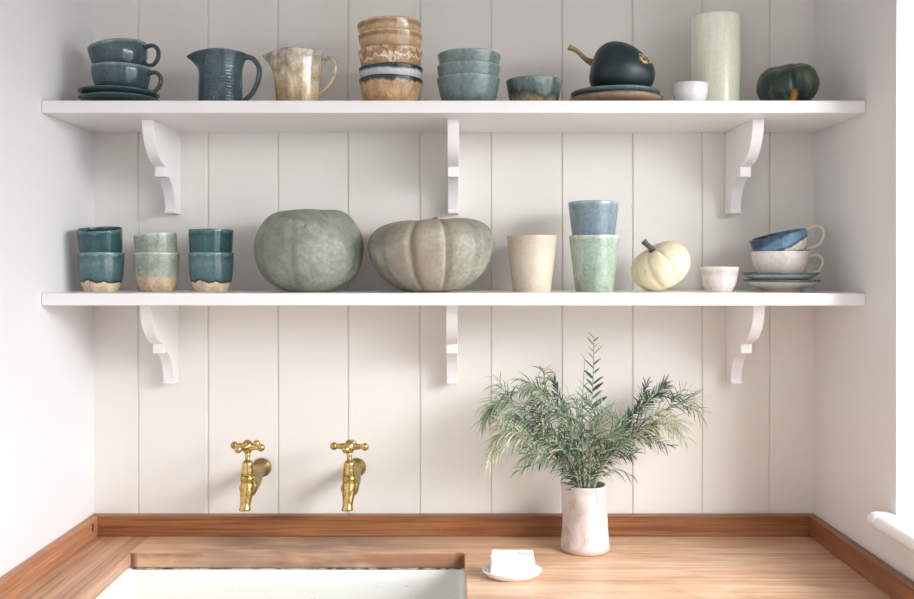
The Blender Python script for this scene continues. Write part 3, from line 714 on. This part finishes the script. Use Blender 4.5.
# off-white teacups and saucers
ty = -0.115
tx = X(781, ty)
M['w_saucer'] = glaze('white_saucer_glaze', 0.018, [(0, rgb(176, 164, 146)), (0.6, rgb(202, 194, 180)), (0.86, rgb(190, 188, 178)), (0.97, rgb(62, 92, 100)), (1.0, rgb(62, 96, 106))], 0.05, 0.2, 0.2)
M['w_cup'] = glaze('white_cup_pink_glaze', 0.043, [(0, rgb(182, 168, 150)), (0.3, rgb(206, 192, 178)), (0.7, rgb(214, 198, 186)), (1, rgb(216, 208, 198))], 0.12, 0.22, 0.13)
M['b_cup'] = glaze('white_cup_blue_rim_glaze', 0.043, [(0, rgb(204, 198, 186)), (0.44, rgb(206, 200, 188)), (0.50, rgb(48, 78, 104)), (0.62, rgb(98, 134, 158)), (0.9, rgb(86, 122, 148)), (1.0, rgb(44, 68, 90))], 0.14, 0.5, 0.12, slope=-6.5, keep=0.95)
M['w_handle'] = glaze('white_handle_glaze', 0.043, [(0, rgb(206, 198, 184)), (1, rgb(208, 200, 188))], 0.05, 0.12, 0.15)
s1 = tag(obj('saucer', saucer_bm(0.0638, 0.0185, 5), M['w_saucer']), 'lower of two off-white saucers with teal rims, on the shelf', 'saucer', 'off-white saucers')
s1.location = (tx + 0.001, ty, Zl)
s2 = dup(s1, (tx - 0.0015, ty, Zl + 0.0125), (0, D(-0.5), 1.1), 'upper of two off-white saucers with teal rims, beneath the pale cups')
hp2 = [(0.044, 0.038), (0.051, 0.0425), (0.062, 0.0425), (0.0695, 0.034), (0.067, 0.021), (0.059, 0.012), (0.048, 0.012), (0.040, 0.016)]
teacup(0.0475, 0.0475, M['w_cup'], M['w_handle'], 'teacup', 'off-white pinkish teacup standing level on two saucers', 'teacup', (tx - 0.002, ty, Zl + 0.0194), 'stacked off-white teacups', hp2, 7, (0, 0, D(-6)))
hp3 = [(0.044, 0.036), (0.050, 0.041), (0.062, 0.043), (0.073, 0.037), (0.073, 0.024), (0.062, 0.012), (0.049, 0.008), (0.040, 0.010)]
teacup(0.0475, 0.0425, M['b_cup'], M['w_handle'], 'teacup', 'tilted off-white teacup with a broad blue rim, on top of its stack', 'teacup', (tx + 0.004, ty, Zl + 0.0194 + 0.0355), 'stacked off-white teacups', hp3, 8, (D(3), D(-13.5), D(-6)))

# ------------------------------------------------------------------ jug of foliage on the worktop
vy = -0.097
vx = X(585, vy)
n = NT('chalky_jug_glaze'); v = n.coord()
f = n.noise(n.coord((1, 1, 0.6)), 26, 5, 0.65, 0.6)
col = n.ramp(f, [(0.32, rgb(176, 156, 142)), (0.46, rgb(202, 188, 182)), (0.60, rgb(216, 207, 207))])
sep = n.new('ShaderNodeSeparateXYZ'); n.link(v, sep.inputs[0])
d = n.math('ADD', n.math('POWER', n.math('DIVIDE', n.math('ADD', sep.outputs['X'], 0.017), 0.010), 2.0), n.math('POWER', n.math('DIVIDE', n.math('SUBTRACT', sep.outputs['Z'], 0.028), 0.020), 2.0))
k = n.ramp(n.math('ADD', d, n.math('MULTIPLY', n.noise(v, 120, 5), 2.4)), [(0.85, (1, 1, 1, 1)), (1.9, (0, 0, 0, 1))])
col = n.mix(n.math('MULTIPLY', k, 0.6), col, rgb(150, 134, 116))
col = n.mix(n.ramp(sep.outputs['Z'], [(0.004, (1, 1, 1, 1)), (0.012, (0, 0, 0, 1))]), col, rgb(206, 176, 158))
n.bump(f, 0.3, 0.0015)
M['chalk'] = n.set(col, 0.5)
VH = 0.1120
def vfn(p, a):
    da = abs(math.atan2(math.sin(a - PI), math.cos(a - PI)))
    k = math.exp(-(da / 0.38) ** 2) * max(0.0, (p.z - VH * 0.62) / (VH * 0.38)) ** 2
    return Vector((p.x - k * 0.0065, p.y * (1 - 0.2 * k), p.z + k * 0.003))
vase = tag(obj('vase', pot([(0, 0.0395), (0.003, 0.0418), (0.010, 0.0420), (0.03, 0.0400), (0.07, 0.0378), (VH, 0.0362)], 0.003, 0.006, 0.008, 61, vfn, 72), M['chalk']),
           'chalky off-white vase with a small lip, holding leafy sprigs', 'vase')
vase.location = (vx, vy, WT + 0.0003)

def leafmat(name, a, b):
    n = NT(name); v = n.coord()
    return n.set(n.ramp(n.noise(v, 60, 3), [(0.3, a), (0.7, b)]), 0.55)
M['leaf_dark'] = leafmat('leaf_dark', rgb(34, 64, 50), rgb(68, 102, 80))
M['leaf_mid'] = leafmat('leaf_mid', rgb(92, 120, 94), rgb(150, 170, 140))
M['leaf_pale'] = leafmat('leaf_pale', rgb(152, 156, 118), rgb(200, 198, 168))
M['leaf_grey'] = leafmat('leaf_grey', rgb(70, 90, 78), rgb(112, 132, 114))
M['twig'] = leafmat('twig', rgb(128, 136, 102), rgb(176, 180, 148))
M['bud'] = leafmat('bud', rgb(104, 92, 100), rgb(150, 134, 136))
def leaf(bm, base, d, L, W, droop, mi, nrm=None, segs=5):
    """a narrow folded leaf: a rib with a wing either side, bending down along its length"""
    d = d.normalized()
    s = d.cross(Vector((0, 0, 1)))
    if s.length < 0.1: s = Vector((1, 0, 0))
    s.normalize(); tw = random.uniform(-1.2, 1.2)
    s = Matrix.Rotation(tw, 3, d) @ s
    p = base.copy(); rows = []
    for i in range(segs + 1):
        t = i / segs
        w = W * (math.sin(PI * min(0.97, 0.12 + 0.88 * t)) ** 0.8) * 0.5
        u = s.cross(d).normalized()
        rows.append([bm.verts.new(p + s * w + u * w * 0.35), bm.verts.new(p.copy()), bm.verts.new(p - s * w + u * w * 0.35)])
        d = (d + Vector((0, 0, -droop / segs))).normalized(); s = (s - d * s.dot(d)).normalized()
        p = p + d * (L / segs)
    for a, b in zip(rows, rows[1:]):
        for k in (0, 1):
            f = bm.faces.new((a[k], a[k + 1], b[k + 1], b[k])); f.material_index = mi
            f.smooth = True
mouth = Vector((vx, vy, WT + VH))
def sprig(name, label, way, kind, group='leafy sprigs in the vase', nl=80, L=0.034, W=0.0032, droop=0.5, spread=0.9, mats=('leaf_dark', 'leaf_mid', 'leaf_pale'), start=0.25, bud=False, twigs=0, seed=0, r=0.0013, flat=False, curl=1.0):
    """way: picture points with depths from the vase's mouth to the tip"""
    random.seed(seed)
    pts = [at(px, py_, yy) for px, py_, yy in way]
    lean = (pts[0] - mouth); 
    foot = Vector((vx + random.uniform(-0.018, 0.018), vy + random.uniform(-0.018, 0.018), WT + 0.022))
    root = thing(name, label, 'sprig', foot, group)
    path = [Vector((0, 0, 0))] + [p - foot for p in pts]
    P = spline(path, 10)
    bm = bmesh.new(); k = len(path)
    tube(bm, path, [r * (1.25 - 0.9 * i / (k - 1)) for i in range(k)], 8, 7)
    lb = bmesh.new()
    N = len(P)
    def foliate(Q, count, st, Lk, tipness):
        M_ = len(Q)
        for i in range(count):
            t = st + (1 - st) * (i + random.random()) / count
            f = t * (M_ - 1); j = min(int(f), M_ - 2)
            p = Q[j].lerp(Q[j + 1], f - j); tan = (Q[min(j + 1, M_ - 1)] - Q[max(j - 1, 0)]).normalized()
            a = i * 2.39996 + random.uniform(-0.4, 0.4)
            o1 = tan.orthogonal().normalized(); o2 = tan.cross(o1)
            out = o1 * math.cos(a) + o2 * math.sin(a)
            if flat:      # leaves in two ranks, left and right of the stem
                out = (tan.cross(Vector((0, 1, 0))).normalized() * (1 if i % 2 else -1) + Vector((0, random.uniform(-0.45, 0.45), 0))).normalized()
            dr = (tan * (1.0 - spread * 0.45) + out * spread * (1.05 - 0.45 * t)).normalized()
            tt = t * tipness + random.uniform(-0.12, 0.12)
            mi = 0 if tt < 0.60 else (1 if tt < 0.88 else 2)
            if random.random() < 0.32: mi = 1
            if flat: Lk = 1.15 - 0.65 * max(0.0, (t - st) / (1 - st)) ** 1.5
            e = 1 + (curl - 1) * max(0.0, t - 0.45) / 0.55
            leaf(lb, p, dr, L * Lk * e * random.uniform(0.7, 1.2), W * (Lk if flat else 1) * random.uniform(0.75, 1.2) * (0.8 if mi == 2 else 1), droop * e * random.uniform(0.5, 1.5), mi)
    foliate(P, nl, start, 1.0, 1.05)
    for q in range(twigs):
        t = 0.42 + 0.5 * (q + 0.5) / twigs
        j = int(t * (N - 1)); tan = (P[min(j + 1, N - 1)] - P[j - 1]).normalized()
        o1 = tan.cross(Vector((0, 1, 0))).normalized() * (1 if q % 2 else -1)
        dv = (tan * 1.0 + o1 * 0.75 + Vector((0, random.uniform(-0.5, 0.5), -0.05))).normalized()
        ln = (0.075 - 0.03 * t) * random.uniform(0.8, 1.2)
        Q = [P[j] + dv * (ln * u / 4) + Vector((0, 0, -0.10 * ln * (u / 4) ** 2)) for u in range(5)]
        tube(bm, Q, [r * 0.7 * (1 - 0.15 * u) for u in range(5)], 3, 6)
        foliate(Q, max(10, nl // 5), 0.1, 0.8, 0.85 + 0.3 * t)
    st = obj('stem', bm, M['twig'], root)
    obj('leaves', lb, [M[m] for m in mats], root)
    if bud:
        bb = bmesh.new(); tip = P[-1]
        for i in range(5): ball(bb, tip + Vector((random.uniform(-.005, .005), random.uniform(-.004, .004), random.uniform(-.003, .006))), 0.0034)
        obj('bud', bb, M['bud'], root)
    return root
m0 = lambda dx=0, dy=0: (585 + dx, 486, vy + dy)
S = 'leafy_sprig'
# the tall one
sprig(S, 'tall upright sprig with broad grey-green leaves, rising above all others', [m0(2, .005), (590, 430, -0.085), (593, 380, -0.08), (594, 337, -0.08)], '', nl=26, L=0.028, W=0.0088, droop=-0.1, spread=0.95, mats=('leaf_grey', 'leaf_grey', 'leaf_pale'), start=0.40, seed=1, r=0.0016, flat=True)
sprig(S, 'slender paler sprig just behind the tall upright one', [m0(-2, .01), (582, 430, -0.06), (583, 390, -0.05), (585, 357, -0.05)], '', nl=22, L=0.022, W=0.0022, droop=0.2, spread=0.8, mats=('leaf_mid', 'leaf_mid', 'leaf_pale'), start=0.45, seed=2, flat=True)
# towards the sink side
sprig(S, 'long arching sprig reaching furthest towards the sink, pale drooping tips', [m0(-8), (562, 442, -0.10), (530, 414, -0.11), (505, 403, -0.12), (490, 406, -0.12)], '', nl=150, L=0.034, W=0.0020, droop=1.2, spread=0.75, mats=('leaf_dark', 'leaf_mid', 'leaf_pale'), start=0.35, twigs=4, seed=3, curl=1.5)
sprig(S, 'feathery yellowish sprig drooping low on the sink side', [m0(-9, -.01), (560, 454, -0.12), (532, 436, -0.14), (508, 432, -0.15), (497, 437, -0.15)], '', nl=120, L=0.034, W=0.0018, droop=0.9, spread=0.8, mats=('leaf_mid', 'leaf_pale', 'leaf_pale'), start=0.35, twigs=4, seed=4, curl=1.3)
sprig(S, 'dark sprig with curling tip, upper one on the sink side', [m0(-5), (570, 436, -0.08), (553, 407, -0.08), (540, 391, -0.085), (527, 384, -0.09)], '', nl=130, L=0.028, W=0.0024, droop=1.1, spread=0.8, mats=('leaf_dark', 'leaf_mid', 'leaf_pale'), start=0.3, twigs=4, seed=5, curl=1.3)
sprig(S, 'short dark upright sprig between the curling one and the tall one', [m0(-4, .01), (573, 436, -0.06), (562, 404, -0.055), (554, 382, -0.055)], '', nl=60, L=0.020, W=0.0036, droop=0.15, spread=0.6, mats=('leaf_dark', 'leaf_dark', 'leaf_dark'), start=0.3, twigs=2, seed=6)
sprig(S, 'bushy deep green sprig spreading level on the sink side', [m0(-8, -.005), (560, 450, -0.11), (540, 428, -0.12), (520, 420, -0.13)], '', nl=150, L=0.026, W=0.0026, droop=0.8, spread=0.85, mats=('leaf_dark', 'leaf_dark', 'leaf_mid'), start=0.25, twigs=4, seed=7)
sprig(S, 'low blue-green sprig hanging over the soap side of the vase', [m0(-10, -.015), (562, 466, -0.12), (545, 456, -0.135), (527, 456, -0.145)], '', nl=110, L=0.028, W=0.0023, droop=0.9, spread=0.85, mats=('leaf_dark', 'leaf_mid', 'leaf_mid'), start=0.3, twigs=3, seed=8)
# towards the window side
sprig(S, 'dense dark sprig tipped with a purplish bud, towards the window', [m0(7), (606, 446, -0.08), (632, 415, -0.075), (652, 398, -0.07), (664, 386, -0.07)], '', nl=150, L=0.024, W=0.0028, droop=0.3, spread=0.75, mats=('leaf_dark', 'leaf_dark', 'leaf_mid'), start=0.3, bud=True, twigs=3, seed=9)
sprig(S, 'long sprig reaching furthest towards the window, wispy pale tips', [m0(8, -.01), (612, 448, -0.10), (645, 420, -0.10), (672, 407, -0.10), (693, 399, -0.10)], '', nl=130, L=0.030, W=0.0017, droop=0.5, spread=0.9, mats=('leaf_dark', 'leaf_mid', 'leaf_pale'), start=0.3, twigs=5, seed=10, curl=1.25)
sprig(S, 'drooping pale feathery sprig, lower on the window side', [m0(9, -.015), (612, 455, -0.11), (640, 432, -0.12), (662, 424, -0.125), (678, 424, -0.125)], '', nl=100, L=0.032, W=0.0017, droop=1.2, spread=0.85, mats=('leaf_mid', 'leaf_pale', 'leaf_pale'), start=0.4, twigs=3, seed=11, curl=1.2)
sprig(S, 'bushy dark sprig low on the window side', [m0(8, .005), (608, 456, -0.07), (630, 438, -0.06), (652, 428, -0.06)], '', nl=150, L=0.026, W=0.0027, droop=0.7, spread=0.85, mats=('leaf_dark', 'leaf_dark', 'leaf_mid'), start=0.3, twigs=3, seed=12)
sprig(S, 'sparse arching sprig with a few hooked leaves, lowest on the window side', [m0(10, -.01), (604, 474, -0.10), (618, 470, -0.10), (630, 475, -0.10)], '', nl=9, L=0.026, W=0.0028, droop=1.3, spread=0.5, mats=('leaf_dark', 'leaf_dark', 'leaf_mid'), start=0.35, seed=13)
# the middle
for i, w in enumerate(([m0(-4, -.02), (578, 450, -0.13), (568, 425, -0.14), (560, 408, -0.145)], [m0(3, -.02), (592, 450, -0.13), (600, 425, -0.14), (603, 410, -0.145)],
                       [m0(0, -.02), (583, 452, -0.13), (580, 426, -0.135), (577, 402, -0.14)], [m0(4, -.015), (598, 456, -0.12), (614, 436, -0.13), (620, 420, -0.13)], [m0(-6, -.02), (570, 460, -0.13), (556, 442, -0.145), (546, 434, -0.15)])):
    sprig(S, ('short green sprig leaning out from the middle of the bunch', 'short green sprig in front of the tall one, slightly to its window side', 'short green sprig in the very middle, before the tall upright one',
              'short green sprig below the one with the purplish bud', 'short green sprig in front, below the bushy level one')[i], w, '', nl=80, L=0.027, W=0.0024, droop=0.4, spread=0.75, mats=('leaf_dark', 'leaf_mid', 'leaf_mid'), start=0.2, twigs=2, seed=20 + i)

# ------------------------------------------------------------------ soap on its dish
dy = -0.237
dx = X(512, dy)
M['dish'] = glaze('white_dish_glaze', 0.012, [(0, rgb(226, 208, 200)), (0.5, rgb(238, 234, 234)), (1, rgb(240, 238, 238))], 0.05, 0.05, 0.22)
bm = pot([(0, 0.036), (0.002, 0.0395), (0.006, 0.044), (0.0105, 0.0475)], 0.0035, 0.005, 0.004, 71, lambda p, a: Vector((p.x, p.y * 0.74, p.z)))
o = tag(obj('soap_dish', bm, M['dish']), 'oval white dish holding the block of soap', 'dish')
o.location = (dx, dy, WT + 0.0003)
n = NT('soap'); v = n.coord()
f = n.noise(v, 55, 5, 0.6, 1.2)
M['soap'] = n.set(n.ramp(f, [(0.34, rgb(206, 202, 204)), (0.45, rgb(236, 234, 236)), (0.6, rgb(244, 243, 244))]), 0.45)
bm = bmesh.new(); box(bm, -0.0345, 0.0345, -0.0235, 0.0235, 0, 0.027)
bmesh.ops.subdivide_edges(bm, edges=bm.edges[:], cuts=6, use_grid_fill=True)
for vv in bm.verts: vv.co += Vector((noise.noise(vv.co * 60), noise.noise(vv.co * 60 + Vector((9, 0, 0))), noise.noise(vv.co * 60 + Vector((0, 9, 0))))) * 0.0012
o = tag(obj('soap_bar', bm, M['soap'], smooth=False, bevel=0.003), 'rough white block of soap lying on the oval dish', 'soap')
o.location = (dx + 0.0005, dy + 0.001, WT + 0.0072); o.rotation_euler = (D(3), 0, D(-2))
rest(o, WT + 0.0062)

# ------------------------------------------------------------------ light and camera
def area(name, loc, rot, sx, sy_, power, col):
    l = bpy.data.lights.new(name, 'AREA'); l.shape = 'RECTANGLE'; l.size = sx; l.size_y = sy_; l.energy = power; l.color = col
    o = bpy.data.objects.new(name, l); C.objects.link(o); o.location = loc; o.rotation_euler = rot
    return o
# daylight standing in the window
LP, LT = Vector((2.0, -1.75, 2.35)), Vector((-0.25, -0.25, 1.1))
area('window_daylight', LP, (LT - LP).to_track_quat('-Z', 'Y').to_euler(), 2.0, 1.4, 185.0, (0.95, 0.97, 1.0))
wd = bpy.data.worlds.new('overcast'); bpy.context.scene.world = wd; wd.use_nodes = True
wt = wd.node_tree; bg = wt.nodes['Background']; bg.inputs[0].default_value = (0.965, 0.985, 1.0, 1)
# overcast sky, brightest on the window's side; elsewhere added fill through the open back
tc = wt.nodes.new('ShaderNodeTexCoord'); sx_ = wt.nodes.new('ShaderNodeSeparateXYZ'); mr = wt.nodes.new('ShaderNodeMapRange')
mr.interpolation_type = 'SMOOTHSTEP'
for k_, v_ in ((1, 0.25), (2, 0.65), (3, 0.78), (4, 4.3)): mr.inputs[k_].default_value = v_
wt.links.new(tc.outputs['Generated'], sx_.inputs[0]); wt.links.new(sx_.outputs['X'], mr.inputs[0]); 
gr = wt.nodes.new('ShaderNodeMapRange'); gr.interpolation_type = 'SMOOTHSTEP'      # the ground outside is duller than the sky
for k_, v_ in ((1, -0.35), (2, -0.02), (3, 0.50), (4, 1.0)): gr.inputs[k_].default_value = v_
ml = wt.nodes.new('ShaderNodeMath'); ml.operation = 'MULTIPLY'
wt.links.new(sx_.outputs['Z'], gr.inputs[0]); wt.links.new(mr.outputs[0], ml.inputs[0]); wt.links.new(gr.outputs[0], ml.inputs[1])
wt.links.new(ml.outputs[0], bg.inputs[1])

cam = bpy.data.cameras.new('camera'); cam.sensor_width = 36.0; cam.lens = 36.0 * F / 914.0
cam.shift_x = (457.0 - CX) / 914.0; cam.shift_y = -(299.5 - CY) / 914.0
co = bpy.data.objects.new('camera', cam); C.objects.link(co)
co.location = (0, CAMY, EYE); co.rotation_euler = (PI / 2, 0, 0)
sc = bpy.context.scene; sc.camera = co
sc.view_settings.view_transform = 'Standard'; sc.view_settings.look = 'None'
sc.view_settings.exposure = -0.06; sc.view_settings.gamma = 1.0; sc.view_settings.use_curve_mapping = False
sc.cycles.use_denoising = True
sc.cycles.max_bounces = 10; sc.cycles.diffuse_bounces = 6
